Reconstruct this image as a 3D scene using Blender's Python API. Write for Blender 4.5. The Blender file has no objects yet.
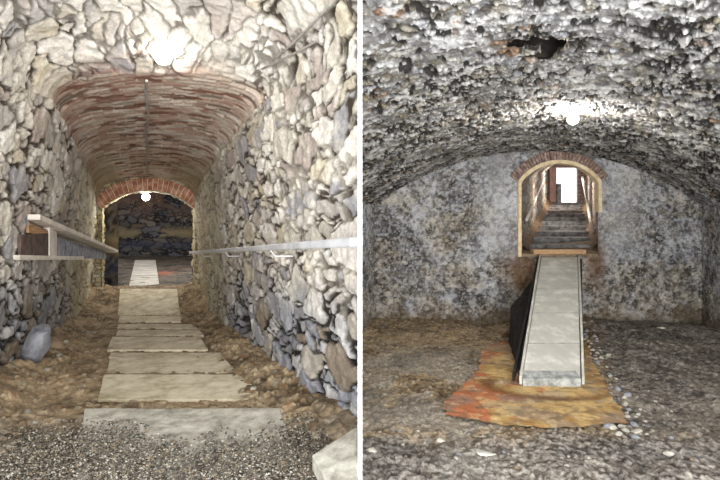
import bpy, bmesh, math, random
import numpy as np
from mathutils import Vector, Matrix

F = 520.0; HZ = 222.0; ZC = 1.6           # lens in pixels, horizon row, eye height
C = bpy.context.scene.collection
def px(x, y, Y):                           # where a ray of the survey meets depth Y
    return Vector(((x-360)/F*Y, Y, ZC+(HZ-y)/F*Y))

# ------------------------------------------------------------------ noise
def hsh(a, b, c, s):
    h = (a.astype(np.int64)*374761393 + b.astype(np.int64)*668265263 + c.astype(np.int64)*2147483647 + s*1274126177) & 0xffffffff
    h = ((h ^ (h >> 13))*1103515245) & 0xffffffff
    h = ((h ^ (h >> 15))*1540483477) & 0xffffffff
    h = h ^ (h >> 14)
    return (h & 0xffffff)/float(0xffffff)
def vnoise(x, y, z, s=0):
    xi, yi, zi = np.floor(x), np.floor(y), np.floor(z)
    fx, fy, fz = x-xi, y-yi, z-zi
    fx = fx*fx*(3-2*fx); fy = fy*fy*(3-2*fy); fz = fz*fz*(3-2*fz)
    r = 0
    for dx in (0, 1):
        for dy in (0, 1):
            for dz in (0, 1):
                w = (fx if dx else 1-fx)*(fy if dy else 1-fy)*(fz if dz else 1-fz)
                r = r + w*hsh(xi+dx, yi+dy, zi+dz, s)
    return r
def fbm(P, sc, o=4, s=0, g=.5):            # 0..1
    r = 0; a = 1; t = 0
    for k in range(o):
        r = r + a*vnoise(P[..., 0]*sc+7.3*k, P[..., 1]*sc+3.1*k, P[..., 2]*sc+5.7*k, s+k); t += a
        a *= g; sc *= 2.03
    return r/t
def sst(a, b, x):
    t = np.clip((x-a)/(b-a), 0, 1); return t*t*(3-2*t)
def voro(u, v, seed, jit=.8):
    iu, iv = np.floor(u), np.floor(v); z0 = np.zeros_like(iu)
    best = np.full(u.shape, 9e9); mx = np.zeros_like(u); my = np.zeros_like(u); cu = np.zeros_like(u); cv = np.zeros_like(u)
    pts = []
    for a in (-1, 0, 1):
        for b in (-1, 0, 1):
            x, y = iu+a, iv+b
            px_ = x+.5+(hsh(x, y, z0, seed)-.5)*jit-u + .25*(np.mod(y, 2)-.5)
            py_ = y+.5+(hsh(x, y, z0, seed+1)-.5)*jit-v
            d = px_*px_+py_*py_
            m = d < best
            best = np.where(m, d, best); mx = np.where(m, px_, mx); my = np.where(m, py_, my)
            cu = np.where(m, x, cu); cv = np.where(m, y, cv); pts.append((px_, py_))
    e = np.full(u.shape, 9e9)
    for (qx, qy) in pts:
        ddx, ddy = qx-mx, qy-my
        l = np.sqrt(ddx*ddx+ddy*ddy)
        val = np.where(l > 1e-4, (.5*(mx+qx)*ddx+.5*(my+qy)*ddy)/np.maximum(l, 1e-4), 9e9)
        e = np.minimum(e, val)
    return e, [hsh(cu, cv, z0, seed+k) for k in (5, 6, 7, 8)], -mx, -my

def lin(c):
    c = np.asarray(c, float)/255.
    return np.where(c <= .04045, c/12.92, ((c+.055)/1.055)**2.4)
def pal(r, cols):                           # continuous palette lookup
    cols = np.array([lin(c) for c in cols]); n = len(cols)
    k = np.clip(r, 0, .9999)*n; i = k.astype(int)
    return cols[i]
def mix(a, b, m):
    return a*(1-m[..., None])+b*m[..., None]

# ------------------------------------------------------------------ materials
def nt(name):
    m = bpy.data.materials.new(name); m.use_nodes = True
    return m, m.node_tree, m.node_tree.nodes['Principled BSDF']
def mat_sheet(name, rough=.9, spec=.3, fine=70, amt=.35, bump=.25, bd=.006):
    m, t, b = nt(name)
    at = t.nodes.new('ShaderNodeAttribute'); at.attribute_name = 'Col'
    tc = t.nodes.new('ShaderNodeTexCoord')
    n = t.nodes.new('ShaderNodeTexNoise'); n.inputs['Scale'].default_value = fine; n.inputs['Detail'].default_value = 6; n.inputs['Roughness'].default_value = .7
    t.links.new(tc.outputs['Object'], n.inputs['Vector'])
    mr = t.nodes.new('ShaderNodeMapRange'); mr.inputs['From Min'].default_value = .3; mr.inputs['From Max'].default_value = .7
    mr.inputs['To Min'].default_value = 1-amt; mr.inputs['To Max'].default_value = 1+amt
    t.links.new(n.outputs['Fac'], mr.inputs['Value'])
    mx = t.nodes.new('ShaderNodeVectorMath'); mx.operation = 'SCALE'
    t.links.new(at.outputs['Color'], mx.inputs[0]); t.links.new(mr.outputs['Result'], mx.inputs['Scale'])
    t.links.new(mx.outputs[0], b.inputs['Base Color'])
    bp = t.nodes.new('ShaderNodeBump'); bp.inputs['Strength'].default_value = bump; bp.inputs['Distance'].default_value = bd
    t.links.new(n.outputs['Fac'], bp.inputs['Height']); t.links.new(bp.outputs[0], b.inputs['Normal'])
    b.inputs['Roughness'].default_value = rough; b.inputs['Specular IOR Level'].default_value = spec
    return m
def mat_noise(name, c1, c2, scale=8, rough=.8, metal=0, bump=.3, c3=None, stretch=(1, 1, 1), lo=.35, hi=.65, bd=.01):
    m, t, b = nt(name)
    tc = t.nodes.new('ShaderNodeTexCoord'); mp = t.nodes.new('ShaderNodeMapping'); mp.inputs['Scale'].default_value = stretch
    t.links.new(tc.outputs['Object'], mp.inputs['Vector'])
    n = t.nodes.new('ShaderNodeTexNoise'); n.inputs['Scale'].default_value = scale; n.inputs['Detail'].default_value = 8; n.inputs['Roughness'].default_value = .65
    t.links.new(mp.outputs[0], n.inputs['Vector'])
    r = t.nodes.new('ShaderNodeValToRGB'); r.color_ramp.elements[0].position = lo; r.color_ramp.elements[1].position = hi
    r.color_ramp.elements[0].color = (*lin(c1), 1); r.color_ramp.elements[1].color = (*lin(c2), 1)
    if c3:
        e = r.color_ramp.elements.new((lo+hi)/2); e.color = (*lin(c3), 1)
    t.links.new(n.outputs['Fac'], r.inputs[0]); t.links.new(r.outputs[0], b.inputs['Base Color'])
    bp = t.nodes.new('ShaderNodeBump'); bp.inputs['Strength'].default_value = bump; bp.inputs['Distance'].default_value = bd
    t.links.new(n.outputs['Fac'], bp.inputs['Height']); t.links.new(bp.outputs[0], b.inputs['Normal'])
    b.inputs['Roughness'].default_value = rough; b.inputs['Metallic'].default_value = metal
    return m
def mat_emit(name, col, s):
    m, t, b = nt(name)
    b.inputs['Emission Color'].default_value = (*col, 1); b.inputs['Emission Strength'].default_value = s
    b.inputs['Base Color'].default_value = (.8, .8, .8, 1)
    return m

M_STONE = mat_sheet('rubble stone', amt=.28)
M_EARTH = mat_sheet('trodden earth', rough=.95, fine=45, amt=.5, bump=.5, bd=.012)
M_MATG = mat_sheet('stained matting', rough=.9, fine=60, amt=.25)
M_CONC = mat_noise('cast concrete slab', (182, 170, 138), (240, 232, 210), 9, .85, bump=.35, c3=(220, 210, 184))
M_CONCG = mat_noise('grey concrete slab', (130, 126, 116), (200, 197, 186), 14, .85, bump=.4, c3=(172, 168, 156))
M_RAMP = mat_noise('pale ramp boards', (196, 193, 184), (234, 232, 224), 5, .7, bump=.15, c3=(204, 202, 193))
M_RAMPE = mat_noise('worn grey ramp edge', (112, 116, 114), (196, 198, 194), 12, .7)
M_METAL = mat_noise('dull galvanised steel', (190, 192, 198), (228, 228, 232), 6, .45, metal=.2, bump=.08)
M_WOOD = mat_noise('raw light timber', (150, 112, 78), (208, 172, 130), 12, .75, stretch=(1, .2, 6))
M_RAILW = mat_noise('pale painted timber', (205, 195, 182), (240, 235, 226), 9, .6, bump=.15)
M_PANEL = mat_noise('dark weathered panel', (52, 42, 40), (112, 92, 86), 16, .8, bump=.3)
M_PANELB = mat_noise('blue grey weathered board', (98, 104, 122), (172, 176, 188), 14, .75)
M_BRICK = mat_noise('old red brick', (116, 60, 44), (196, 128, 98), 14, .9, bump=.5, c3=(160, 90, 68))
M_BRICKP = mat_noise('faded red brick', (140, 88, 72), (206, 168, 146), 12, .9, bump=.5, c3=(176, 122, 100))
M_BRICKG = mat_noise('limed brick', (98, 82, 76), (184, 166, 156), 14, .9, bump=.5, c3=(136, 112, 100))
M_CREAM = mat_noise('cream lime plaster', (206, 180, 138), (238, 222, 190), 12, .9, bump=.4)
M_WHITE = mat_noise('white view gutter', (244, 244, 244), (252, 252, 252), 5, .6, bump=.03)
M_DARKB = mat_noise('near-black brick', (14, 11, 10), (44, 36, 30), 16, .95, bump=.6)  # near-black brick for the ramp bank and the vault cavity
M_ROCKG = mat_noise('blue grey rock', (104, 106, 114), (176, 178, 186), 7, .85, bump=.5)
M_ROCKB = mat_noise('brown rock', (104, 86, 66), (168, 148, 120), 8, .9, bump=.5)
M_ROCKW = mat_noise('pale rock', (150, 144, 130), (216, 212, 200), 8, .9, bump=.5)
M_BLACK = mat_noise('black rubber', (14, 14, 15), (34, 33, 33), 10, .6)
M_CABLE = mat_noise('grey cable sheath', (120, 116, 112), (170, 166, 160), 10, .5)
M_DOOR = mat_noise('red brown door timber', (138, 104, 94), (190, 156, 146), 10, .7, stretch=(4, 4, .5))
M_STEP = mat_noise('dark stone step', (66, 66, 68), (150, 148, 146), 10, .8, bump=.5)
M_BULB = mat_emit('lit bulb', (1, .97, .9), 1)   # strengths set at the lamps

# ------------------------------------------------------------------ mesh helpers
def tag(o, label=None, cat=None, group=None, kind=None):
    if label: o['label'] = label
    if cat: o['category'] = cat
    if group: o['group'] = group
    if kind: o['kind'] = kind
    return o
def link(name, me, mat, parent=None, smooth=True):
    o = bpy.data.objects.new(name, me); C.objects.link(o)
    if mat: me.materials.append(mat)
    if smooth: me.polygons.foreach_set('use_smooth', np.ones(len(me.polygons), bool))
    if parent: o.parent = parent
    return o
def empty(name, loc, label, cat, group=None):
    o = bpy.data.objects.new(name, None); C.objects.link(o); o.location = loc; o.empty_display_size = .1
    return tag(o, label, cat, group)
def child(o, parent):                        # keep world-space mesh under an Empty
    o.parent = parent; o.matrix_parent_inverse = Matrix.Translation(-Vector(parent.location)); return o
def sheet(name, P, col, mat, kind='structure', keep=None, side=None):
    n, m = P.shape[:2]; P = P.copy()
    k = np.ones((n, m), bool)
    if side == 'L':
        lim = -.0063; bad = P[..., 0] > lim; P[..., 0] = np.minimum(P[..., 0], lim); k = ~bad
    if side == 'R':
        lim = .0063; bad = P[..., 0] < lim; P[..., 0] = np.maximum(P[..., 0], lim); k = ~bad
    idx = np.arange(n*m).reshape(n, m)
    q = np.stack([idx[:-1, :-1], idx[1:, :-1], idx[1:, 1:], idx[:-1, 1:]], -1)
    fk = k[:-1, :-1] | k[1:, :-1] | k[1:, 1:] | k[:-1, 1:]
    if keep is not None: fk &= keep
    q = q[fk]
    used = np.zeros(n*m, bool); used[q.ravel()] = True
    remap = np.cumsum(used)-1
    V = P.reshape(-1, 3)[used]; q = remap[q]
    me = bpy.data.meshes.new(name)
    me.vertices.add(len(V)); me.vertices.foreach_set('co', V.astype(np.float32).ravel())
    me.loops.add(q.size); me.loops.foreach_set('vertex_index', q.ravel().astype(np.int32))
    me.polygons.add(len(q)); me.polygons.foreach_set('loop_start', np.arange(0, q.size, 4, dtype=np.int32))
    me.update(calc_edges=True)
    a = me.color_attributes.new('Col', 'FLOAT_COLOR', 'POINT')
    cc = np.ones((len(V), 4), np.float32); cc[:, :3] = np.clip(col.reshape(-1, 3)[used], .003, .95)
    a.data.foreach_set('color', cc.ravel())
    o = link(name, me, mat)
    if kind: o['kind'] = kind
    return o
def normals(P, toward):
    du = np.gradient(P, axis=0); dv = np.gradient(P, axis=1)
    N = np.cross(du, dv); N /= np.maximum(np.linalg.norm(N, axis=-1, keepdims=True), 1e-9)
    s = np.sign(np.sum(N*(toward-P), -1, keepdims=True)); return N*np.where(s == 0, 1, s)
def bm_obj(name, bm, mat, parent=None, smooth=False, bevel=0):
    bmesh.ops.recalc_face_normals(bm, faces=bm.faces[:])
    me = bpy.data.meshes.new(name); bm.to_mesh(me); bm.free()
    o = link(name, me, mat, smooth=smooth)
    if bevel:
        b = o.modifiers.new('b', 'BEVEL'); b.width = bevel; b.segments = 2; b.limit_method = 'ANGLE'
    if parent: child(o, parent)
    return o
def hexa(bm, p):                              # 8 points: bottom 4 then top 4
    v = [bm.verts.new(q) for q in p]
    for f in ((3, 2, 1, 0), (4, 5, 6, 7), (0, 1, 5, 4), (1, 2, 6, 5), (2, 3, 7, 6), (3, 0, 4, 7)):
        bm.faces.new([v[i] for i in f])
def prism(bm, top, th, down=Vector((0, 0, -1))):
    hexa(bm, [Vector(q)+down*th for q in top]+[Vector(q) for q in top])
def rough(bm, cuts, amp, seed):
    bmesh.ops.subdivide_edges(bm, edges=bm.edges[:], cuts=cuts, use_grid_fill=True)
    bmesh.ops.recalc_face_normals(bm, faces=bm.faces[:]); bm.normal_update()
    P = np.array([v.co[:] for v in bm.verts])
    d = (fbm(P, 9, 3, seed)-.5)*2*amp + (fbm(P, 40, 2, seed+9)-.5)*amp
    for v, a in zip(bm.verts, d): v.co += v.normal*float(a)
def tube(bm, pts, r, n=10, caps=True):
    pts = [Vector(p) for p in pts]; rings = []
    for i, p in enumerate(pts):
        t = (pts[min(i+1, len(pts)-1)]-pts[max(i-1, 0)]).normalized()
        a = t.cross(Vector((0, 0, 1)));  a = a if a.length > .05 else t.cross(Vector((1, 0, 0)))
        a.normalize(); b = a.cross(t)
        rings.append([bm.verts.new(p+(a*math.cos(2*math.pi*k/n)+b*math.sin(2*math.pi*k/n))*r) for k in range(n)])
    for A, B in zip(rings, rings[1:]):
        for k in range(n): bm.faces.new((A[k], A[(k+1) % n], B[(k+1) % n], B[k]))
    if caps: bm.faces.new(rings[0]); bm.faces.new(rings[-1])
def rock(name, loc, size, mat, label=None, cat='rock', group=None, seed=0, rot=(0, 0, 0), sub=3):
    bm = bmesh.new(); bmesh.ops.create_icosphere(bm, subdivisions=sub, radius=1)
    rnd = random.Random(seed); pl = []
    for _ in range(9):
        d = Vector((rnd.gauss(0, 1), rnd.gauss(0, 1), rnd.gauss(0, 1))).normalized(); pl.append((d, rnd.uniform(.55, .8)))
    for v in bm.verts:
        for d, h in pl:
            s = v.co.dot(d)
            if s > h: v.co -= d*(s-h)
    P = np.array([v.co[:] for v in bm.verts]); nn = (fbm(P+seed, 2.5, 3, seed)-.5)*.18
    R = Matrix.Rotation(rot[2], 3, 'Z') @ Matrix.Rotation(rot[1], 3, 'Y') @ Matrix.Rotation(rot[0], 3, 'X')
    for v, a in zip(bm.verts, nn):
        v.co *= 1+float(a); v.co = R @ Vector((v.co.x*size[0], v.co.y*size[1], v.co.z*size[2]))
    o = bm_obj(name, bm, mat); o.location = loc
    return tag(o, label, cat, group)

# ================================================================== LEFT: stepped passage
AX = -.4115
def ax(Y): return AX*Y
DY = [1.2, 2.35, 2.75, 3.25, 3.4, 3.72, 3.9, 4.1, 4.6, 4.85, 5.3, 5.75, 6.2, 6.7, 7.2, 7.6]
DD = [.86, .885, .955, .965, .99, 1.0, 1.02, 1.03, 1.04, 1.065, 1.10, 1.12, 1.125, 1.05, .945, .945]
def floorL(X, Y, P=None):
    s = X-AX*Y
    base = ZC-np.interp(Y, DY, DD)
    hb = .88-.026*(Y-2)
    bank = sst(.48, .88, np.abs(s))*np.where(s < 0, .10, .07)
    Q = np.stack([X, Y, X*0], -1)
    rough_ = (fbm(Q, 5, 4, 3)-.5)*.09 + (fbm(Q, 22, 3, 9)-.5)*.035
    return base+.004+bank+rough_*(.12+.88*sst(.42, .55, np.abs(s)))
NY = 400; Ys = np.exp(np.linspace(math.log(1.25), math.log(7.25), NY))
def profL(Y, nw=360, na=300):
    hb = .88-.026*(Y-2)
    hsl = np.interp(Y, [1.2, 2, 3.2, 7.2], [.74, .70, .58, .66]); hsr = np.interp(Y, [1.2, 2, 3.2, 7.2], [.80, .78, .73, .66])
    zs = np.interp(Y, [1.2, 2.6, 3.3, 5, 7.2], [2.15, 2.28, 2.36, 2.24, 1.98])
    za = np.interp(Y, [1.2, 2.7, 3.25, 5, 7.2], [2.78, 2.70, 2.53, 2.42, 2.22])
    zb = ZC-np.interp(Y, DY, DD)-.12
    t = np.linspace(0, 1, nw)[None]; Yc = Y[:, None]
    leanl = hb[:, None]+(hsl-hb)[:, None]*(t**1.6); lean = hb[:, None]+(hsr-hb)[:, None]*(t**1.6)
    z = zb[:, None]+(zs-zb)[:, None]*t
    left = np.stack([-leanl, z], -1)
    ph = np.linspace(math.pi, 0, na)[None]
    hs = (hsl+hsr)/2; xx = hs[:, None]*np.cos(ph)+((hsr-hsl)/2)[:, None]; zz = zs[:, None]+(za-zs)[:, None]*np.sin(ph)**.85
    arch = np.stack([xx, zz], -1)
    right = np.stack([lean, z], -1)[:, ::-1]
    S = np.concatenate([left, arch[:, 1:-1], right], 1)
    u = np.concatenate([z[0:1]*1.0+0*z, 2.3+(xx+hsl[:, None])[:, 1:-1]*1.15, 4.4-z[:, ::-1]+2.3], 1)
    P = np.stack([S[..., 0]+AX*Yc, Yc+0*S[..., 0], S[..., 1]], -1)
    return P, u, S[..., 0], zs[:, None]+0*u
P, U, S, ZS = profL(Ys)
nw, na = 360, 300
V = P[..., 1]*1.08
cen = np.stack([AX*P[..., 1], P[..., 1], P[..., 1]*0+1.5], -1)
N = normals(P, cen)
def stones(P, N, U, V, su, sv, seed, amp, warp=.35, gap=.10, edge=.20, jit=.8, tilt=.55, chips=9, split=.5):
    wx = (fbm(P, 4, 3, seed+50)-.5); wy = (fbm(P, 4, 3, seed+60)-.5)
    wx2 = (fbm(P, 16, 2, seed+70)-.5); wy2 = (fbm(P, 16, 2, seed+80)-.5)
    u = U/su+wx*warp*3+wx2*warp*.9; v = V/sv+wy*warp*3+wy2*warp*.9
    e, r, du, dv = voro(u, v, seed, jit)
    if split:
        e2, q, du2, dv2 = voro(u*1.9+3.3, v*1.7+1.1, seed+17, jit)
        m = r[2] < split
        e = np.where(m, np.minimum(e, e2*.6), e); r = [np.where(m, a_, b_) for a_, b_ in zip(q, r)]
        du = np.where(m, du2*.6, du); dv = np.where(m, dv2*.6, dv)
    gw = .45+1.3*fbm(P, 2.6, 3, seed+41); gap = gap*gw
    g = sst(gap*.35, gap, e+(fbm(P, 30, 2, seed+4)-.5)*.08)      # 0 in the joint, 1 on the stone
    body = sst(0, edge, np.maximum(e-gap*.3, 0))
    chip = np.abs(fbm(P, chips, 4, seed+30)-.5)*2
    chip = .6*chip+.4*np.abs(fbm(P, chips*2.7, 3, seed+31)-.5)*2
    h = body*(.45+.55*r[0]) + tilt*body*((r[1]-.5)*du*2+(r[2]-.5)*dv*2) - .9*chip*body + .1
    return h, g, r
h, g, r = stones(P, N, U, V, .15, .30, 11, 1, edge=.075, gap=.078, chips=6, split=.48, warp=.36, tilt=.4)
vault = np.zeros(P.shape[:2], bool); vault[:, nw:nw+na-2] = True
Yg = P[..., 1]; Z = P[..., 2]
n1 = fbm(P, 1.6, 4, 21); n2 = fbm(P, 5, 4, 22); n3 = fbm(P, 20, 3, 23)
# brick lining of the vault beyond the lamp
bu = (U+.02*(n2-.5))/.20; bv = (V+.03*np.sin(U*2.2)+.012*(n2-.5))/.068
row = np.floor(bv); bu = bu+.5*np.mod(row, 2); fu, fv = bu-np.floor(bu), bv-row
bed = np.minimum(np.minimum(fu, 1-fu)*2.6, np.minimum(fv, 1-fv))
bid = hsh(np.floor(bu), row, row*0, 77); bid2 = hsh(np.floor(bu), row, row*0, 78)
bg = sst(.05, .2, bed)
hbk = bg*(.5+.5*bid)-.9*(bid2 > .86)
sp = np.abs(S)
mb = vault*sst(3.05, 3.3, Yg+(n2-.5)*.5)
mb = mb*1.0
amp = .030*(1-sst(4.5, 7, Yg)*.3)
disp = (h-.6)*amp + (n3-.5)*.022+(n2-.5)*.03
disp = disp*(1-mb) + ((hbk-.5)*.009+(n2-.5)*.025+(n3-.5)*.008)*mb
# a socket left by a missing stone low in the right wall
q0 = px(228, 313, 4.0)
hole = np.exp(-(((Yg-4.35)/.16)**2+((Z-(ZC-.82))/.10)**2))*(S > 0)*(~vault)
disp -= .16*hole
endf = sst(0, 1, (7.25-Yg)/.1)
PD = P+N*disp[..., None]
PD[..., 1] = np.minimum(PD[..., 1], 7.28)
# colours
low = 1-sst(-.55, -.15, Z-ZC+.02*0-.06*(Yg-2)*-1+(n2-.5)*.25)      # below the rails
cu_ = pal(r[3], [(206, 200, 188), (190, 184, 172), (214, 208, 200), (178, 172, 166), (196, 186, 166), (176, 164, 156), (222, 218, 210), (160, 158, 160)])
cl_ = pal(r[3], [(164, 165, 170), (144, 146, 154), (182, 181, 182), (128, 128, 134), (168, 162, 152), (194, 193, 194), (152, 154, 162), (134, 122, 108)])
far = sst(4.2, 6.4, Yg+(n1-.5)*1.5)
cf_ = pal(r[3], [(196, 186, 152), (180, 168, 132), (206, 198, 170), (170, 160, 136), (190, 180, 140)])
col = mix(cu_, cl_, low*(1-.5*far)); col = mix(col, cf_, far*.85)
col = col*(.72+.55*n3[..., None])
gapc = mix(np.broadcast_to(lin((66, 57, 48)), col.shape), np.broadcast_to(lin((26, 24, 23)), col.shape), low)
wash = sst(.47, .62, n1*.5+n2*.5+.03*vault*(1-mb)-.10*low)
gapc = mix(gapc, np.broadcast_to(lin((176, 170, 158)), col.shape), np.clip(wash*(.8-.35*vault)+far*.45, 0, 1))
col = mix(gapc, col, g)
vw = vault*(1-mb)*sst(.40, .52, n1*.4+n2*.6)
col = mix(col, np.broadcast_to(lin((226, 222, 216)), col.shape), vw*.40*(.3+.7*g))
sm = sst(.52, .64, fbm(P, 7, 4, 27)*.6+n3*.4)*(1-.75*low)*(1-mb)
col = mix(col, np.broadcast_to(lin((212, 206, 194)), col.shape)*(.8+.4*n3[..., None]), sm*.55)
cb = pal(bid, [(178, 150, 134), (166, 130, 116), (188, 162, 146), (190, 176, 162), (172, 150, 136), (200, 184, 172)])
cb = cb*np.where(bid2 > .86, .42, 1.)[..., None]*np.array([1, 1, 1])
cb = mix(np.broadcast_to(lin((188, 172, 156)), col.shape), cb, bg)
cb = mix(cb, np.broadcast_to(lin((206, 200, 190)), col.shape), sst(.46, .66, n1*.4+n2*.6)*.6)
dr = (fbm(P*np.array([1, 2.4, 1]), 5, 3, 28) > .60)*(1-.0*n1); cb = mix(cb, np.broadcast_to(lin((112, 66, 48)), col.shape)*(.6+.8*n3[..., None]), sst(.59, .66, fbm(P*np.array([1, 2.4, 1]), 6, 3, 28))*.8)
side_och = sst(.62, .95, sp/np.maximum(np.abs(S).max(1, keepdims=True)*.62, .01))*sst(5., 6.6, Yg)
cb = mix(cb, np.broadcast_to(lin((160, 150, 120)), col.shape), np.clip(side_och, 0, 1)*.6)
col = mix(col, cb, mb)
col = mix(col, np.broadcast_to(lin((14, 12, 11)), col.shape), np.clip(hole*1.5, 0, 1))
a, b = nw, nw+na-2
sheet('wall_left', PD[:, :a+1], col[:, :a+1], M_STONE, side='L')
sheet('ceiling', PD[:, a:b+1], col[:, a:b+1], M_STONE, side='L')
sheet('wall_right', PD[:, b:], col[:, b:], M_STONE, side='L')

# floor of the passage
tY = np.exp(np.linspace(math.log(1.25), math.log(7.7), 420)); ts = np.linspace(-1.02, 1.02, 420)
Yf = tY[:, None]+0*ts[None]; Sf = ts[None]*(.92-.026*(Yf-2)); Xf = Sf+AX*Yf
Zf = floorL(Xf, Yf); Pf = np.stack([Xf, Yf, Zf], -1)
m1 = fbm(Pf, 3, 4, 31); m2 = fbm(Pf, 14, 4, 32); m3 = fbm(Pf, 45, 2, 33)
e, rr, _, _ = voro(Xf/.045+(m2-.5), Yf/.06+(m1-.5), 35)
peb = sst(.02, .2, e)*(rr[0] > .72)
Pf[..., 2] += peb*.012+ (m3-.5)*.012
cf = mix(np.broadcast_to(lin((94, 78, 60)), Pf.shape), np.broadcast_to(lin((192, 170, 138)), Pf.shape), sst(.3, .72, m1*.45+m2*.55))
cf = mix(cf, np.broadcast_to(lin((206, 186, 152)), Pf.shape), sst(.62, .75, m3)*.5)
cf = mix(cf, pal(rr[1], [(170, 160, 140), (196, 180, 150), (120, 110, 96), (150, 120, 90)]), peb*.7)
grav = 1-sst(2.15, 2.45, Yf+(m1-.5)*.7+.1*(Sf))
cg = pal(rr[2], [(60, 56, 52), (88, 84, 78), (130, 126, 118), (46, 42, 38), (104, 96, 84), (160, 156, 148)])
cf = mix(cf, cg*.9, grav*.6)
sheet('floor', Pf, cf, M_EARTH, side='L')

# end wall with the arched opening
def end_wall(name, Y0, x0, x1, z0, z1, cx, hw, zsp, zap, zbot, nx, nz, colf, toward, mat, side=None, bot=True):
    xs = np.unique(np.concatenate([np.linspace(x0, cx-hw, int(nx*(cx-hw-x0)/(x1-x0))+2), np.linspace(cx-hw, cx+hw, int(nx*2*hw/(x1-x0))+2), np.linspace(cx+hw, x1, int(nx*(x1-cx-hw)/(x1-x0))+2)]))
    zs_ = np.unique(np.concatenate([np.linspace(z0, zbot, 3+int(nz*(zbot-z0)/(z1-z0))), np.linspace(zbot, z1, int(nz*(z1-zbot)/(z1-z0)))]))
    X, Z = np.meshgrid(xs, zs_, indexing='ij'); P = np.stack([X, X*0+Y0, Z], -1)
    N = normals(P, toward); d, c = colf(P, N)
    inx = np.abs(X-cx)
    nearo = sst(.0, .06, np.maximum(inx-hw, 0)+(Z < zbot)*1.+(Z > zap)*1.)
    P = P+N*(d*nearo)[..., None]
    xc = (X[:-1, :-1]+X[1:, 1:])/2; zc = (Z[:-1, :-1]+Z[1:, 1:])/2
    top = arc_z(xc, cx, hw, zsp, zap)
    keep = ~((np.abs(xc-cx) < hw) & (zc > zbot) & (zc < top))
    return sheet(name, P, c, mat, keep=keep, side=side)
def arc_z(x, cx, hw, zsp, zap):
    r = zap-zsp; R = (hw*hw+r*r)/(2*r)
    return zap-R+np.sqrt(np.maximum(R*R-(x-cx)**2, 0))
def arc_pts(cx, hw, zsp, zap, n, off=0.):
    r = zap-zsp; R = (hw*hw+r*r)/(2*r); zc = zap-R; a = math.asin(min(1, hw/R))
    return [(cx+(R+off)*math.sin(t), zc+(R+off)*math.cos(t), t) for t in np.linspace(-a, a, n)]
cxL, hwL = -2.942, .645
def colL(P, N):
    h, g, r = stones(P, N, P[..., 0], P[..., 2], .12, .08, 41, 1)
    n = fbm(P, 4, 4, 42)
    c = mix(np.broadcast_to(lin((120, 108, 84)), P.shape), pal(r[3], [(196, 186, 156), (176, 168, 140), (206, 200, 180), (186, 172, 130)]), g)
    return (h-.6)*.03, c*(.75+.5*n[..., None])
end_wall('wall_end', 7.24, -4.0, -1.9, .2, 2.5, cxL, hwL, 1.79, 2.04, .665, 220, 240, colL, np.array([cxL, 0, 1.5]), M_STONE)
def intrados(name, Y0, Y1, dX, cx, hw, zsp, zap, z0, colf, mat, n=160, m=20, dZ=0., side=None):
    path = [(cx-hw, z) for z in np.linspace(z0, zsp, n//3)] + [(p[0], p[1]) for p in arc_pts(cx, hw, zsp, zap, n//3)][1:-1] + [(cx+hw, z) for z in np.linspace(zsp, z0, n//3)]
    A = np.array(path); t = np.linspace(0, 1, m)[:, None]
    Yv = Y0+(Y1-Y0)*t
    P = np.stack([A[None, :, 0]+dX*(Yv-Y0), Yv+0*A[None, :, 0], A[None, :, 1]+dZ*(Yv-Y0)], -1)
    cen = np.stack([cx+dX*(P[..., 1]-Y0), P[..., 1], P[..., 1]*0+zsp-.3+dZ*(P[..., 1]-Y0)], -1)
    N = normals(P, cen); d, c = colf(P, N)
    return sheet(name, P+N*d[..., None], c, mat, side=side)
intrados('wall_jamb', 7.24, 7.75, AX, cxL, hwL, 1.79, 2.04, .55, colL, M_STONE)
def voussoirs(name, cx, hw, zsp, zap, th, Y0, dep, n, mat, seed, rise=0.):
    bm = bmesh.new(); rnd = random.Random(seed)
    pts_i = arc_pts(cx, hw, zsp, zap, n*2+1); pts_o = arc_pts(cx, hw, zsp, zap, n*2+1, th)
    for k in range(n):
        a, b = 2*k, 2*k+2
        i0, i1, o0, o1 = [Vector(q[:2]) for q in (pts_i[a], pts_i[b], pts_o[a], pts_o[b])]
        s = .08
        i0, i1 = i0.lerp(i1, s), i1.lerp(i0, s); o0, o1 = o0.lerp(o1, s), o1.lerp(o0, s)
        f = Y0-dep+rnd.uniform(-.008, .008); w = lambda p, y: Vector((p.x, y, p.y))
        hexa(bm, [w(i0, f), w(i1, f), w(i1, Y0+.05), w(i0, Y0+.05), w(o0, f), w(o1, f), w(o1, Y0+.05), w(o0, Y0+.05)])
    return bm
bm = voussoirs('x', cxL, hwL+.01, 1.79, 2.04, .17, 7.24, .045, 22, M_BRICK, 3)
o = bm_obj('trim_1', bm, M_BRICKP, bevel=.006); tag(o, kind='structure')
# mortar bed behind the arch bricks
bm = bmesh.new(); pi_, po_ = arc_pts(cxL, hwL+.01, 1.79, 2.04, 40, .004), arc_pts(cxL, hwL+.01, 1.79, 2.04, 40, .166)
for k in range(39):
    w = lambda p, y: Vector((p[0], y, p[1]))
    f, q = 7.24-.034, 7.27
    hexa(bm, [w(pi_[k], f), w(pi_[k+1], f), w(pi_[k+1], q), w(pi_[k], q), w(po_[k], f), w(po_[k+1], f), w(po_[k+1], q), w(po_[k], q)])
o = bm_obj('trim_2', bm, M_CREAM); tag(o, kind='structure')

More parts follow.
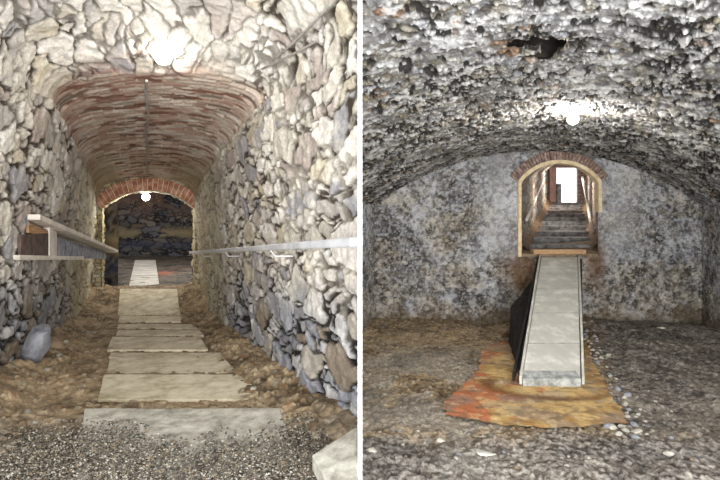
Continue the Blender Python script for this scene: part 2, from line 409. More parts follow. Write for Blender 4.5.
# lower cellar seen through that opening
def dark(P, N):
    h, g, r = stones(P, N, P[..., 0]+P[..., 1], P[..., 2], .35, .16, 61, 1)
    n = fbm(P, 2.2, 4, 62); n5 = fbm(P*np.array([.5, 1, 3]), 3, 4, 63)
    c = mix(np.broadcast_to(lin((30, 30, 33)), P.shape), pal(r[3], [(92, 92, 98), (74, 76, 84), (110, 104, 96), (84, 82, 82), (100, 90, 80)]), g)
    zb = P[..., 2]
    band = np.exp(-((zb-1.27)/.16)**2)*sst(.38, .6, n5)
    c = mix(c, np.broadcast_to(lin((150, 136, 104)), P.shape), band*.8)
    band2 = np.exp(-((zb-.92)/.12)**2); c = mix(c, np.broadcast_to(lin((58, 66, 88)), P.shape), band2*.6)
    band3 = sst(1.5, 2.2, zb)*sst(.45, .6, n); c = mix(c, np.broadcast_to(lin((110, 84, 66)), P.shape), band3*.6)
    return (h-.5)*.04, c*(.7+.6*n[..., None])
def plane_sheet(name, p0, pu, pv, nu, nv, colf, toward, mat, side=None):
    s = np.linspace(0, 1, nu)[:, None, None]; t = np.linspace(0, 1, nv)[None, :, None]
    P = np.array(p0)+s*np.array(pu)+t*np.array(pv); N = normals(P, np.array(toward, float)); d, c = colf(P, N)
    return sheet(name, P+N*d[..., None], c, mat, side=side)
ctr = (-4.6, 11, 1.5)
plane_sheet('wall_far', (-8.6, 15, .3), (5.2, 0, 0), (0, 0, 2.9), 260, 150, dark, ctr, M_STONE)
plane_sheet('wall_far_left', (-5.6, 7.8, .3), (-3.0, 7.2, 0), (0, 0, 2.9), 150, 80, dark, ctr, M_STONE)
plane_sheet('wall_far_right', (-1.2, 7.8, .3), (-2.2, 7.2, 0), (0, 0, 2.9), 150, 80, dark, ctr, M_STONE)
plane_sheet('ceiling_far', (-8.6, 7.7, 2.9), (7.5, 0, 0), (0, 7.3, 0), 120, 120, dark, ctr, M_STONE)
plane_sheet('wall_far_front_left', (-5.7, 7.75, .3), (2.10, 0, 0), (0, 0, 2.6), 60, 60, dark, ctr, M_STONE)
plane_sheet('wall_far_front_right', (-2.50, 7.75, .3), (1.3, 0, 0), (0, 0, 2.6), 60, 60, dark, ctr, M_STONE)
def earthD(P, N):
    n = fbm(P, 4, 4, 71); k = fbm(P, 25, 2, 72)
    c = mix(np.broadcast_to(lin((58, 56, 56)), P.shape), np.broadcast_to(lin((120, 112, 100)), P.shape), sst(.35, .65, n*.6+k*.4))
    red = np.exp(-(((P[..., 0]+3.72)/.22)**2+((P[..., 1]-9.9)/.9)**2))
    c = mix(c, np.broadcast_to(lin((178, 96, 66)), P.shape), np.clip(red*1.1, 0, 1)*sst(.4, .6, n)*.6)
    return (n-.5)*.05, c
plane_sheet('floor_far', (-8.6, 7.6, .63), (7.5, 0, 0), (0, 7.4, 0), 300, 300, earthD, ctr, M_EARTH)

# ------------------------------------------------------------------ stepping slabs
def slab(name, fl, fr, yf, bl, br, yb, Yf_, Yb_, th, mat, label, seed, lift=0.011, grp='concrete tread slabs down the passage', cat='step slab'):
    pts = [px(fl, yf, Yf_), px(fr, yf, Yf_), px(br, yb, Yb_), px(bl, yb, Yb_)]
    c = sum(pts, Vector())/4; c.z -= th
    bm = bmesh.new(); prism(bm, [p-c+Vector((0, 0, lift)) for p in pts], th); rough(bm, 14, .004, seed)
    o = bm_obj(name, bm, mat, bevel=.004); o.location = c
    return tag(o, label, cat, grp)
slab('step_slab', 74, 305, 490, 85, 279, 414.5, 1.74, 2.37, .05, M_CONCG, 'grey concrete slab under gravel at the bottom edge of the left passage', 1, lift=.028)
slab('step_slab', 98, 261, 401, 104, 250, 376, 2.75, 3.2, .06, M_CONC, 'broad clean cream slab just beyond the gravel-covered slab', 2)
slab('step_slab', 107, 237, 374, 110, 224, 359, 3.35, 3.72, .05, M_CONC, 'cream slab directly behind the broad clean one, darker ochre at its left end', 3)
slab('step_slab', 109, 222, 358, 111, 221, 354, 3.85, 3.98, .05, M_CONC, 'narrow strip of slab between the third and fourth wide treads', 4)
slab('step_slab', 107, 208, 351, 112, 200, 338, 4.1, 4.56, .05, M_CONC, 'mid-flight deep cream tread with worn corners, before the thin strips', 5)
slab('step_slab', 116, 204, 336, 118, 199, 331, 4.8, 5.02, .05, M_CONC, 'nearest of the three thin treads below the mid-flight tread', 6)
slab('step_slab', 117, 197, 329, 119, 190, 325, 5.3, 5.5, .05, M_CONC, 'middle of the three thin treads low in the passage', 7)
slab('step_slab', 118, 181, 322, 120, 181, 317, 5.75, 6.05, .05, M_CONC, 'farthest and shortest of the three thin treads', 8)
slab('step_slab', 118, 180, 316, 120, 177, 289.5, 6.2, 7.22, .06, M_CONC, 'tilted ochre slab at the foot of the arched opening', 9)
def gravel(name, X, Y, Z, sz, cols, seed, label, cat='gravel'):
    rng = np.random.default_rng(seed); n = len(X)
    base = np.array([(1, 0, 0), (0, 1, 0), (-1, 0, 0), (0, -1, 0), (0, 0, .7), (0, 0, -.7)], float)
    V = base[None]*(sz[:, None, None])*rng.uniform(.6, 1.3, (n, 6, 3))+rng.normal(0, .12, (n, 6, 3))*sz[:, None, None]
    a = rng.uniform(0, 6.28, n); ca, sa = np.cos(a)[:, None], np.sin(a)[:, None]
    V = np.stack([V[..., 0]*ca-V[..., 1]*sa, V[..., 0]*sa+V[..., 1]*ca, V[..., 2]], -1)+np.stack([X, Y, Z], -1)[:, None]
    fc = np.array([(0, 1, 4), (1, 2, 4), (2, 3, 4), (3, 0, 4), (1, 0, 5), (2, 1, 5), (3, 2, 5), (0, 3, 5)])
    q = (fc[None]+np.arange(n)[:, None, None]*6).reshape(-1, 3)
    me = bpy.data.meshes.new(name); me.from_pydata(V.reshape(-1, 3).tolist(), [], q.tolist())
    at = me.color_attributes.new('Col', 'FLOAT_COLOR', 'POINT'); cc = np.ones((n, 6, 4), np.float32); cc[..., :3] = pal(rng.random(n), cols)[:, None]
    at.data.foreach_set('color', cc.ravel()); o = link(name, me, M_EARTH, smooth=False)
    return tag(o, label, cat, kind='stuff')
rng = np.random.default_rng(4); n = 30000
gy = rng.uniform(1.62, 2.42, n); gs = rng.uniform(-.74, .72, n); kp = rng.random(n) < sst(2.24, 1.84, gy+.10*np.sin(gs*7)+.05*np.sin(gs*17))*1.0
gy, gs = gy[kp], gs[kp]; gx_ = gs+AX*gy; gx_ = np.minimum(gx_, -.03)
gz = np.maximum(floorL(gx_, gy), ZC-.885+.028)*1.0+.004
gravel('gravel', gx_, gy, gz, rng.uniform(.002, .0065, len(gy)), [(76, 72, 66), (110, 104, 94), (146, 140, 128), (54, 50, 46), (128, 114, 96), (172, 168, 158), (96, 90, 84), (80, 74, 66), (120, 108, 90)], 6, 'dark and pale gravel strewn over the front of the nearest slab')
# slab leaning at the lower right corner
pts = [px(312, 455, 1.70), px(331, 490, 1.50), px(357, 484, 1.50), px(357, 427, 1.85)]
c = sum(pts, Vector())/4
bm = bmesh.new(); prism(bm, [p-c for p in pts], .05); rough(bm, 10, .003, 10)
o = bm_obj('stone_slab', bm, M_CONCG, bevel=.005); o.location = c
tag(o, 'pale smooth slab lying at the foot of the right wall beside the gravel', 'slab')

# ------------------------------------------------------------------ rails
def bar(bm, a, b, w, h):
    a, b = Vector(a), Vector(b); t = (b-a).normalized(); s = t.cross(Vector((0, 0, 1))).normalized()*w/2; u = s.cross(t).normalized()*h/2
    hexa(bm, [a-s-u, a+s-u, b+s-u, b-s-u, a-s+u, a+s+u, b+s+u, b-s+u])
A, B = px(353, 242.5, 1.80), px(191, 252.5, 7.0)
A = Vector((-.012, 1.80, ZC-20/F*1.80)); B = px(191, 252.5, 7.0)
root = empty('handrail', A, 'long grey steel handrail along the right wall of the stepped passage', 'handrail')
bm = bmesh.new(); bar(bm, A, B, .05, .034); bm_obj('rail', bm, M_METAL, root, bevel=.008)
for k, f in enumerate((.22, .5, .8)):
    p = A.lerp(B, f); bm = bmesh.new()
    w = Vector((p.x+.16, p.y+.03, p.z-.02)); w.x = min(w.x, -.02)
    tube(bm, [p-Vector((0, 0, .012)), p+Vector((.03, 0, -.05)), w-Vector((0, 0, .03))], .005, 8)
    bm_obj('bracket', bm, M_METAL, root)
# left: flat topped timber rail over boards
A, B = px(28, 217, 3.18), px(113, 251.5, 7.0)
root = empty('handrail', A, 'pale flat-topped timber rail with boarded side along the left wall', 'handrail')
bm = bmesh.new(); bar(bm, A, B, .13, .035); bm_obj('rail', bm, M_RAILW, root, bevel=.005)
def board(name, xa, ya0, ya1, xb, yb0, yb1, Ya, Yb, th, mat):
    pa0, pa1, pb0, pb1 = px(xa, ya0, Ya), px(xa, ya1, Ya), px(xb, yb0, Yb), px(xb, yb1, Yb)
    s = Vector((-th, 0, 0)); bm = bmesh.new()
    hexa(bm, [pa1, pb1, pb1+s, pa1+s, pa0, pb0, pb0+s, pa0+s]); return bm_obj(name, bm, mat, root, bevel=.003)
def yl(x, k):   # depth along the rail line
    return None
def Yat(x, off=.0):
    tx = (x-360)/F; # intersect with the vertical plane through the rail
    dx, dy = B.x-A.x, B.y-A.y
    s = (A.x+off-tx*A.y)/(tx*dy-dx); return A.y+dy*s
board('side_panel', 21, 235, 257, 50, 233, 256, 3.0, Yat(50), .02, M_PANEL)
board('post', 49.5, 227, 258, 57, 232, 258, Yat(49.5)-.03, Yat(57)-.03, .05, M_RAILW)
board('side_board', 57, 237, 257, 106, 251, 259, Yat(57), Yat(106), .02, M_PANELB)
board('lower_rail', 20, 255, 260, 84, 256.5, 260, 2.97, Yat(84)-.04, .04, M_RAILW)
board('fascia', 29, 222, 233, 57, 235, 240, Yat(29), Yat(57), .02, M_WOOD)
board('end_cap', 21, 213, 223, 28.5, 213, 226, 3.1, Yat(28.5), .05, M_PANELB)

# ------------------------------------------------------------------ lamps and cables
def lamp(p, r, strength, label, drop=.10):
    root = empty('ceiling_lamp', p, label, 'lamp')
    me_b = bmesh.new(); bmesh.ops.create_uvsphere(me_b, u_segments=20, v_segments=14, radius=r)
    for v in me_b.verts:
        if v.co.z > 0: v.co.z *= 1.35; v.co.xy *= 1-.35*min(1, v.co.z/(r*1.35))
        v.co += p
    bm_obj('bulb', me_b, mat_emit('lit bulb glass', (1, .96, .88), strength), root, smooth=True)
    bm = bmesh.new(); tube(bm, [p+Vector((0, 0, r*1.15)), p+Vector((0, 0, r*1.15+.035))], r*.55, 14)
    bm_obj('socket', bm, M_RAILW, root)
    bm = bmesh.new(); tube(bm, [p+Vector((0, 0, r*1.15+.03)), p+Vector((0, 0, r*1.15+.03+drop))], .004, 6)
    bm_obj('cord', bm, M_BLACK, root)
    return root
lamp(px(163, 56, 3.02), .05, 34, 'blazing bulb close under the whitewashed ceiling of the stepped passage', .04)
lamp(px(146, 197, 7.9), .055, 200, 'small bright bulb hanging in the arched opening at the passage end', .7)
lamp(px(573, 116, 5.0)-Vector((0, 0, .03)), .05, 400, 'bright bulb under the rubble vault above the white ramp', .03)

bm = bmesh.new()
cp = []
for Yk in np.linspace(3.25, 6.9, 26):
    za = float(np.interp(Yk, [3.2, 5, 7.2], [2.52, 2.42, 2.22]))-.035
    cp.append((AX*Yk+.012*math.sin(Yk*5)+.01, Yk, za))
tube(bm, cp, .009, 8); o = bm_obj('cable', bm, M_CABLE); tag(o, 'thin grey conduit running down the middle of the brick vault', 'cable')
for (p0, p1, lab) in (((262, 69), (356, 16), 'lower of two pale cables slanting over the upper right wall'), ((268, 64), (330, 5), 'upper of two pale cables slanting over the upper right wall')):
    bm = bmesh.new(); pts = []
    Ya, Yb = 2.95, 1.98
    for k in range(14):
        f = k/13; x = p0[0]+(p1[0]-p0[0])*f; y = p0[1]+(p1[1]-p0[1])*f+3*math.sin(math.pi*f); Yk = 1/((1-f)/Ya+f/Yb)
        pts.append(px(x, y, Yk))
    tube(bm, pts, .006, 8); o = bm_obj('cable', bm, M_CABLE); tag(o, lab, 'cable', 'cables over the right wall')

# rocks on the left
def rl(x, y, Y, size, mat, label, seed, rot=(0, 0, 0), cat='rock', group=None):
    return rock('rock', px(x, y, Y), size, mat, label, cat, group, seed, rot)
rl(39, 342, 3.5, (.10, .12, .17), M_ROCKG, 'large blue-grey boulder leaning on the foot of the left wall', 5, (0, .35, .3))
rl(53, 350, 3.95, (.10, .10, .12), M_ROCKB, 'brown wedge-shaped rock beside the blue-grey boulder', 8, (.3, .6, 1))
rl(28, 400, 2.98, (.055, .05, .05), M_ROCKB, 'small brown rock alone on the dirt near the left edge', 12, (.2, .1, .5))
rl(67, 327, 5.2, (.12, .10, .10), M_ROCKB, 'brown rock at the wall foot behind the boulders', 15, (.1, .3, .5))
rnd = random.Random(5)
def strew(n, area, mats, smin, smax, label, grp, seed, fz, cat='pebble', name='pebble'):
    protos = []; done = []
    rnd = random.Random(seed)
    for i in range(n):
        s = rnd.uniform(smin, smax)
        for _ in range(60):
            X, Y = area(rnd)
            if all((X-a_)**2+(Y-b_)**2 > (1.3*(s+c_))**2 for a_, b_, c_ in done): break
        done.append((X, Y, s))
        z = float(fz(np.array([X]), np.array([Y]))[0])
        if i < len(mats)*2:
            o = rock(name, (0, 0, 0), (1, .8, .6), mats[i % len(mats)], None, cat, grp, seed+i, sub=2); protos.append(o)
        else:
            o = protos[rnd.randrange(len(protos))].copy(); C.objects.link(o)
        tag(o, label, cat, grp)
        o.scale = (s, s, s); o.location = (X, Y, z+s*.25); o.rotation_euler = (rnd.uniform(-.3, .3), rnd.uniform(-.3, .3), rnd.uniform(0, 6.3))
def areaL(r):
    Y = r.uniform(1.9, 6.5); sgn = -1 if r.random() < .62 else 1
    s = sgn*r.uniform(.50, .74); return AX*Y+s*(.96-.03*(Y-2)), Y
strew(46, areaL, [M_ROCKB, M_ROCKW], .010, .030, 'small stone scattered on the brown dirt beside the passage slabs', 'small stones on the passage dirt', 100, floorL)

# ================================================================== RIGHT: vaulted cellar
KR = .343; HWR = 2.56; YR = 8.1
def apex(s):     # vault height across
    r_, z0 = .86, 1.84; R = (HWR**2+r_**2)/(2*r_); return z0+r_-R+np.sqrt(np.maximum(R*R-s*s, 0))
nt_, nY = 860, 430
t = np.linspace(-1, 1, nt_)[:, None]; Yv = np.exp(np.linspace(math.log(1.35), math.log(YR+.05), nY))[None]
a_ = np.minimum(.37*Yv+.08, HWR-.05)
s = np.where(np.abs(t) < .92, t/.92*a_, np.sign(t)*(a_+(np.abs(t)-.92)/.08*(HWR-a_)))
P = np.stack([s+KR*Yv, Yv+0*s, apex(s)], -1)
N = normals(P, np.stack([KR*Yv+0*s, Yv+0*s, 0*s], -1))
h, g, r = stones(P, N, s*1.04, P[..., 1], .105, .12, 201, 1, gap=.19, edge=.2, warp=.34, chips=14)
h2, g2, r2 = stones(P, N, s*1.04+5, P[..., 1]+3, .05, .055, 231, 1, gap=.2, edge=.2, warp=.3, chips=20)
n1 = fbm(P, 1.3, 4, 211); n2 = fbm(P, 6, 4, 212); n3 = fbm(P, 24, 3, 213)
pat = sst(.40, .58, fbm(P, 3.5, 4, 215))     # where lime has swallowed the stones
disp = (h-.4)*.026*(1-.5*pat)+(h2-.4)*.009+(n3-.5)*.012+(n2-.5)*.03
# broken hole in the crown
Yg = P[..., 1]; X = P[..., 0]
hw1 = np.maximum(np.abs(X-1.09)/.165, np.abs(Yg-3.20+.12*(X-1.09))/.060)+(n3-.5)*.5+(n2-.5)*.4
hw2 = np.maximum(np.abs(X-1.215)/.060, np.abs(Yg-3.33)/.16)+(n3-.5)*.5+(n2-.5)*.4
hol = np.minimum(hw1, hw2) < 1
rim = sst(1.5, 1.0, np.minimum(hw1, hw2))
PD = P+N*disp[..., None]
c = pal(r[3], [(196, 194, 192), (176, 174, 172), (212, 210, 208), (160, 158, 158), (196, 190, 180), (182, 182, 186), (216, 214, 212), (158, 152, 140)])
rust = (r[1] > .93)*sst(.40, .6, n1)
c = mix(c, np.broadcast_to(lin((158, 118, 80)), c.shape), rust*.8)
c = mix(c, np.broadcast_to(lin((160, 146, 112)), c.shape), ((r[1] > .74) & (r[1] <= .9))*.5)
c = c*(.62+.75*n3[..., None])
gg = np.clip(g*(.45+.55*g2), 0, 1); sl = fbm(np.stack([s*1.2+.35*P[..., 1]+0*P[..., 1], P[..., 1]*.75-.3*s, P[..., 2]*0], -1), 17, 3, 219, .45)
slash = sst(.615, .66, sl)
disp_s = slash*.02
gg = np.maximum(gg, pat*.40*sst(.2, .5, n3+.2))*(1-.93*slash)
c = mix(np.broadcast_to(lin((40, 37, 35)), c.shape), c, gg)
c = mix(c, c*np.array([.62, .50, .36]), rim*.6)
PD = PD-N*disp_s[..., None]
c = mix(c, np.broadcast_to(lin((224, 223, 222)), c.shape), sst(.50, .64, n2*.5+n3*.5)*.6*(1-slash))
sheet('ceiling_vault', PD, c, M_STONE, side='R', keep=~hol[:-1, :-1])
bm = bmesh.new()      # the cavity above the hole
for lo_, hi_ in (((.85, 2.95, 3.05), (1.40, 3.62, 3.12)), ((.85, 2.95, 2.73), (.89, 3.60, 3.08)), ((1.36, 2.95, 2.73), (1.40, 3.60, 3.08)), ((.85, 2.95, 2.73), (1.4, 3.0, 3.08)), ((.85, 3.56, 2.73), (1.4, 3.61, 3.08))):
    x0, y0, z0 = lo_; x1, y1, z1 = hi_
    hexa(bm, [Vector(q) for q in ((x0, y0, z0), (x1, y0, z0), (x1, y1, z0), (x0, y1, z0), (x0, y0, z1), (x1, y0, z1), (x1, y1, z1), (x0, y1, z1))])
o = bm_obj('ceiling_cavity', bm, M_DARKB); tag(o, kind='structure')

# rear wall of the cellar
cxR, hwR, zspR, zapR, zboR = 3.10, .607, 2.22, 2.52, 1.06
def colR(P, N):
    X, Z = P[..., 0], P[..., 2]
    h, g, r = stones(P, N, X+P[..., 1]*1., Z, .15, .09, 301, 1, gap=.12, warp=.7)
    h2, g2, r2 = stones(P, N, X+P[..., 1]*1., Z, .055, .05, 331, 1, gap=.2, warp=.35)
    n1 = fbm(P, 1.2, 4, 311); n2 = fbm(P, 5, 4, 312); n3 = fbm(P, 20, 3, 313)
    lime = sst(.40, .62, n1*.4+n2*.4+n3*.2)
    c = pal(r[3], [(164, 164, 168), (182, 182, 184), (150, 152, 158), (144, 140, 134), (190, 188, 184), (160, 154, 144)])*(.65+.8*n3[..., None])
    g = np.maximum(g, sst(.42, .55, fbm(P, 9, 3, 319))*.8)
    c = mix(np.broadcast_to(lin((64, 60, 57)), c.shape), c, np.clip(g*(.55+.45*g2)+lime*.5, 0, 1))
    c = mix(c, np.broadcast_to(lin((206, 208, 214)), c.shape), lime*.65*(.3+.7*sst(.35, .6, n3)))
    spots = sst(.56, .68, fbm(P, 13, 4, 317, .65)); c = mix(c, np.broadcast_to(lin((70, 68, 70)), c.shape), spots*.8)
    sp2 = sst(.56, .66, fbm(P, 26, 3, 320, .6)); c = mix(c, np.broadcast_to(lin((80, 78, 78)), c.shape), sp2*.6)
    sp3 = sst(.56, .66, fbm(P, 22, 3, 321, .6)); c = mix(c, np.broadcast_to(lin((208, 210, 214)), c.shape), sp3*.45)
    och = sst(.48, .70, fbm(P, 2.6, 4, 318)+.16*(1-sst(.2, 1.2, Z))+.10*(X > 3.9)*(1-sst(.8, 1.8, Z)))
    c = mix(c, c*np.array([1.03, .92, .72]), och*.6)
    bot = 1-sst(.0, .42, Z+(n2-.5)*.5); c = mix(c, np.broadcast_to(lin((104, 88, 64)), c.shape)*(.6+.8*n3[..., None]), bot*.75)
    br = np.exp(-(((X-2.55)/.28)**2+((Z-.85)/.35)**2))+np.exp(-(((X-3.68)/.17)**2+((Z-1.0)/.4)**2))
    c = mix(c, np.broadcast_to(lin((112, 84, 58)), c.shape)*(.5+1.*n3[..., None]), np.clip(br*1.2, 0, 1)*.85)
    nearw = np.exp(-((np.abs(X-3.1)-.95)/.3)**2)*sst(.9, 1.3, Z); c = mix(c, np.broadcast_to(lin((206, 208, 212)), c.shape), nearw*.35)
    dk = sst(2.05, 2.5, Z+(n2-.5)*.4)*sst(4.6, 3.6, X)
    c = mix(c, c*.7, dk*.6)
    c = c*.9
    d = (h-.4)*.022*(1-.6*lime)+(h2-.5)*.012+(n2-.5)*.03+(n3-.5)*.012
    return d, c
twd = np.array([2.8, 3, 1.3])
end_wall('wall_rear', YR, -.1, 5.75, -.15, 2.95, cxR, hwR, zspR, zapR, zboR, 640, 330, colR, twd, M_STONE, side=None)
# side walls, following the vault's own direction
def side_wall(name, sgn, Y0, Y1, nu, nv, side=None):
    Yv = np.linspace(Y0, Y1, nu)[:, None]; z = np.linspace(-.15, 2.02, nv)[None]
    P = np.stack([KR*Yv+sgn*(HWR-.02)+0*z, Yv+0*z, z+0*Yv], -1)
    N = normals(P, np.array([2.0, 5, 1.0])); d, c = colR(P, N)
    return sheet(name, P+N*d[..., None], c, M_STONE, side=side)
side_wall('wall_cellar_right', 1, 2.0, YR+.05, 420, 260)
side_wall('wall_cellar_left', -1, 6.9, YR+.05, 160, 260, side='R')

# cellar floor
def floorR(X, Y):
    Q = np.stack([X, Y, X*0], -1)
    z = (fbm(Q, 3, 4, 401)-.5)*.07+(fbm(Q, 16, 3, 402)-.5)*.03
    calm = np.exp(-(((X-.35*Y+.02)/.9)**4))*sst(7.2, 6.2, Y)*sst(3.6, 4.1, Y)
    z = z*(1-.8*calm)
    z = z+.14*np.exp(-(((X-4.3)/1.0)**2+((Y-7.1)/1.0)**2))+.10*sst(6.9, 8.1, Y)*sst(2.2, 1.0, X)
    z = z+.10*np.exp(-(((X-3.3)/.5)**2+((Y-7.9)/.5)**2))
    return z
t = np.linspace(-1, 1, 640)[:, None]; Yv = np.exp(np.linspace(math.log(2.4), math.log(YR+.08), 420))[None]
a_ = np.minimum(.37*Yv+.05, HWR)
s = np.where(np.abs(t) < .92, t/.92*a_, np.sign(t)*(a_+(np.abs(t)-.92)/.08*(HWR+.03-a_)))
X = s+KR*Yv; Y = Yv+0*s; Zf = floorR(X, Y); P = np.stack([X, Y, Zf], -1)
n1 = fbm(P, 1.4, 4, 411); n2 = fbm(P, 7, 4, 412); n3 = fbm(P, 32, 3, 413)
e, rr, _, _ = voro(X/.04+(n2-.5), Y/.055+(n1-.5), 415)
peb = sst(.02, .2, e)*(rr[0] > .55)
P[..., 2] += peb*.010+(n3-.5)*.014
c = mix(np.broadcast_to(lin((104, 82, 56)), P.shape), np.broadcast_to(lin((190, 166, 130)), P.shape), sst(.33, .68, n1*.25+n2*.35+n3*.4))
greyR = sst(-.12, .12, (X-.365*Y-.55)+(n1-.5)*.6)          # grey grit heap on the right
c = mix(c, mix(np.broadcast_to(lin((74, 74, 78)), P.shape), np.broadcast_to(lin((140, 138, 134)), P.shape), sst(.35, .65, n3*.6+n2*.4)), greyR*.75*sst(3.2, 4.2, Y))
greyF = sst(4.1, 3.6, Y+(n1-.5)*.6)
c = mix(c, mix(np.broadcast_to(lin((84, 82, 82)), P.shape), np.broadcast_to(lin((178, 174, 170)), P.shape), sst(.35, .65, n3)), greyF*.75)
chipm = sst(.62, .70, fbm(P, 26, 3, 419, .6)); c = mix(c, np.broadcast_to(lin((196, 192, 184)), P.shape), chipm*.5)
dkm = sst(.60, .68, fbm(P, 18, 4, 420, .6)); c = mix(c, np.broadcast_to(lin((52, 48, 44)), P.shape), dkm*.6)
pale = sst(.5, .62, n1)*sst(2., 1.2, X)*sst(7, 6, Y)
c = mix(c, np.broadcast_to(lin((158, 154, 146)), P.shape)*(.7+.6*n3[..., None]), pale*.6)
dark_ = sst(.56, .66, fbm(P, 2.2, 4, 417)); c = mix(c, c*.5, dark_*.6)
c = mix(c, pal(rr[1], [(150, 148, 142), (190, 186, 178), (70, 66, 62), (96, 92, 88), (120, 112, 100)]), peb*.35)
sheet('floor_cellar', P, c, M_EARTH, side='R')

# stained ochre matting under the ramp foot
poly = [(441, 413), (444, 402), (455, 395), (478, 372), (482, 352), (494, 346), (512, 343), (560, 342), (586, 346), (592, 362), (604, 385), (618, 408), (628, 426), (590, 428), (560, 431), (520, 430), (480, 425), (455, 420)]
W = [(ZC*F/(y-HZ)*(x-360)/F, ZC*F/(y-HZ)) for x, y in poly]; W = np.array(W)
gx = np.linspace(W[:, 0].min(), W[:, 0].max(), 300); gy = np.linspace(W[:, 1].min(), W[:, 1].max(), 360)
X, Y = np.meshgrid(gx, gy, indexing='ij')
def inside(X, Y, W):
    r = np.zeros(X.shape, bool); n = len(W)
    for i in range(n):
        x0, y0 = W[i]; x1, y1 = W[(i+1) % n]
        c_ = ((y0 > Y) != (y1 > Y)) & (X < (x1-x0)*(Y-y0)/(y1-y0+1e-12)+x0); r ^= c_
    return r
Q = np.stack([X, Y, X*0], -1); wob = (fbm(Q, 9, 3, 501)-.5)*.10
keep = inside(X+wob, Y+wob, W)[:-1, :-1]
P = np.stack([X, Y, floorR(X, Y)+.024+(fbm(Q, 14, 2, 502)-.5)*.01], -1)
n1 = fbm(Q, 2.5, 4, 503); n2 = fbm(Q, 12, 4, 504); n4 = fbm(Q, 3.4, 3, 505)
c = mix(np.broadcast_to(lin((172, 132, 78)), P.shape), np.broadcast_to(lin((218, 186, 128)), P.shape), sst(.3, .7, n1*.5+n2*.5))
c = mix(c, np.broadcast_to(lin((196, 112, 78)), P.shape), sst(.50, .60, n4+.16*sst(1.1, .7, X-.30*(Y-4))-.03)*.8)
c = mix(c, np.broadcast_to(lin((150, 134, 122)), P.shape), sst(.56, .68, fbm(Q, 4.5, 4, 507))*.6)
c = mix(c, np.broadcast_to(lin((128, 110, 88)), P.shape), sst(.54, .64, fbm(Q, 16, 4, 508))*.55)
c = mix(c, np.broadcast_to(lin((226, 200, 150)), P.shape), sst(.58, .66, fbm(Q, 12, 4, 509))*.5)
ring = np.exp(-((np.hypot((X-1.85)/.62, (Y-5.05)/.42)-1)/.16)**2)*(Y < 5.2)
c = mix(c, np.broadcast_to(lin((112, 70, 34)), P.shape), ring*.7)
gl = np.minimum(np.abs(np.mod(X+.1*Y, .33)-.165), np.abs(np.mod(Y, .42)-.21)); c = mix(c, c*.8, sst(.012, .004, gl)*.7)
me = sheet('floor_mat', P, c, M_MATG, kind=None, keep=keep)
tag(me, 'ochre and orange stained matting spread on the floor under the ramp foot', 'mat')

# ------------------------------------------------------------------ ramp
TL, TR = px(541.5, 257, 8.08), px(577.5, 257, 8.08); BL, BR = px(522.5, 378.5, 5.0), px(580.5, 378.5, 5.0)
root = empty('ramp', Vector(((BL.x+BR.x)/2, 5.0, 0)), 'white boarded ramp running from the floor up to the arched doorway', 'ramp')
bm = bmesh.new(); prism(bm, [BL, BR, TR, TL], .05); bm_obj('deck', bm, M_RAMP, root, bevel=.004)
bm = bmesh.new()
hexa(bm, [Vector((BL.x, 4.985, .0)), Vector((BR.x, 4.985, .0)), Vector((BR.x, 5.03, .0)), Vector((BL.x, 5.03, .0)), BL+Vector((0, -.015, .002)), BR+Vector((0, -.015, .002)), BR+Vector((0, .12, .043)), BL+Vector((0, .12, .043))])
bm_obj('end_board', bm, M_RAMPE, root, bevel=.003)
for sg, (b_, t_) in ((-1, (BL, TL)), (1, (BR, TR))):
    o_ = Vector((sg*.022, 0, .012)); bm = bmesh.new(); bar(bm, b_+o_-Vector((0, .01, .03)), t_+o_-Vector((0, 0, .02)), .025, .085)
    bm_obj('side_rail', bm, M_RAMP, root, bevel=.003)
    o_ = Vector((sg*.055, 0, -.06)); bm = bmesh.new(); bar(bm, b_+o_+Vector((0, .1, .04)), t_+o_, .025, .08)
    bm_obj('stringer', bm, M_BLACK, root, bevel=.003)
for k, f in enumerate((.2, .42, .64, .86)):
    a, b = BL.lerp(TL, f), BR.lerp(TR, f); bm = bmesh.new(); bar(bm, a+Vector((0, 0, .0015)), b+Vector((0, 0, .0015)), .012, .004)
    bm_obj('seam_strip', bm, M_RAMPE, root)
# rough near-black bank set under the ramp on its left
def gnd(x, y): return Vector(((x-360)*ZC/(y-HZ), ZC*F/(y-HZ), 0))
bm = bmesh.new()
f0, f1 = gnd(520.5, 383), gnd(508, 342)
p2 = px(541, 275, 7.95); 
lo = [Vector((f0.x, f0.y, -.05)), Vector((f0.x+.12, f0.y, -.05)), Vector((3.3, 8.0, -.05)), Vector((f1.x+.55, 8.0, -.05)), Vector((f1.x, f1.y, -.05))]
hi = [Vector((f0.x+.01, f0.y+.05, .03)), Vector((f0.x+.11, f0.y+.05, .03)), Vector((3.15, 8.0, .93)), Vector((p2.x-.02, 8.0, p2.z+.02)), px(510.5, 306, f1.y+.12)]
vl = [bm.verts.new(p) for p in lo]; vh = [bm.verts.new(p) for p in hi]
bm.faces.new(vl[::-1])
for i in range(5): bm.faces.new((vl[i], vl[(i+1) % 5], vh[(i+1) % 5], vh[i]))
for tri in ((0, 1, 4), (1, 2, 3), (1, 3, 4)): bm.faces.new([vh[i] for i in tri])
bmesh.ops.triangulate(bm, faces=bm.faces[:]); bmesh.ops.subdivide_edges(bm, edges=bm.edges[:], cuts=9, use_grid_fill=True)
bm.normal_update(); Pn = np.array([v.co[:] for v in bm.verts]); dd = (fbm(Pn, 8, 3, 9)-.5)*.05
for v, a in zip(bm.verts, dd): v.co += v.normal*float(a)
o = bm_obj('dark_brick_bank', bm, M_DARKB); tag(o, 'near-black brick bank beneath the left side of the white ramp', 'brickwork')
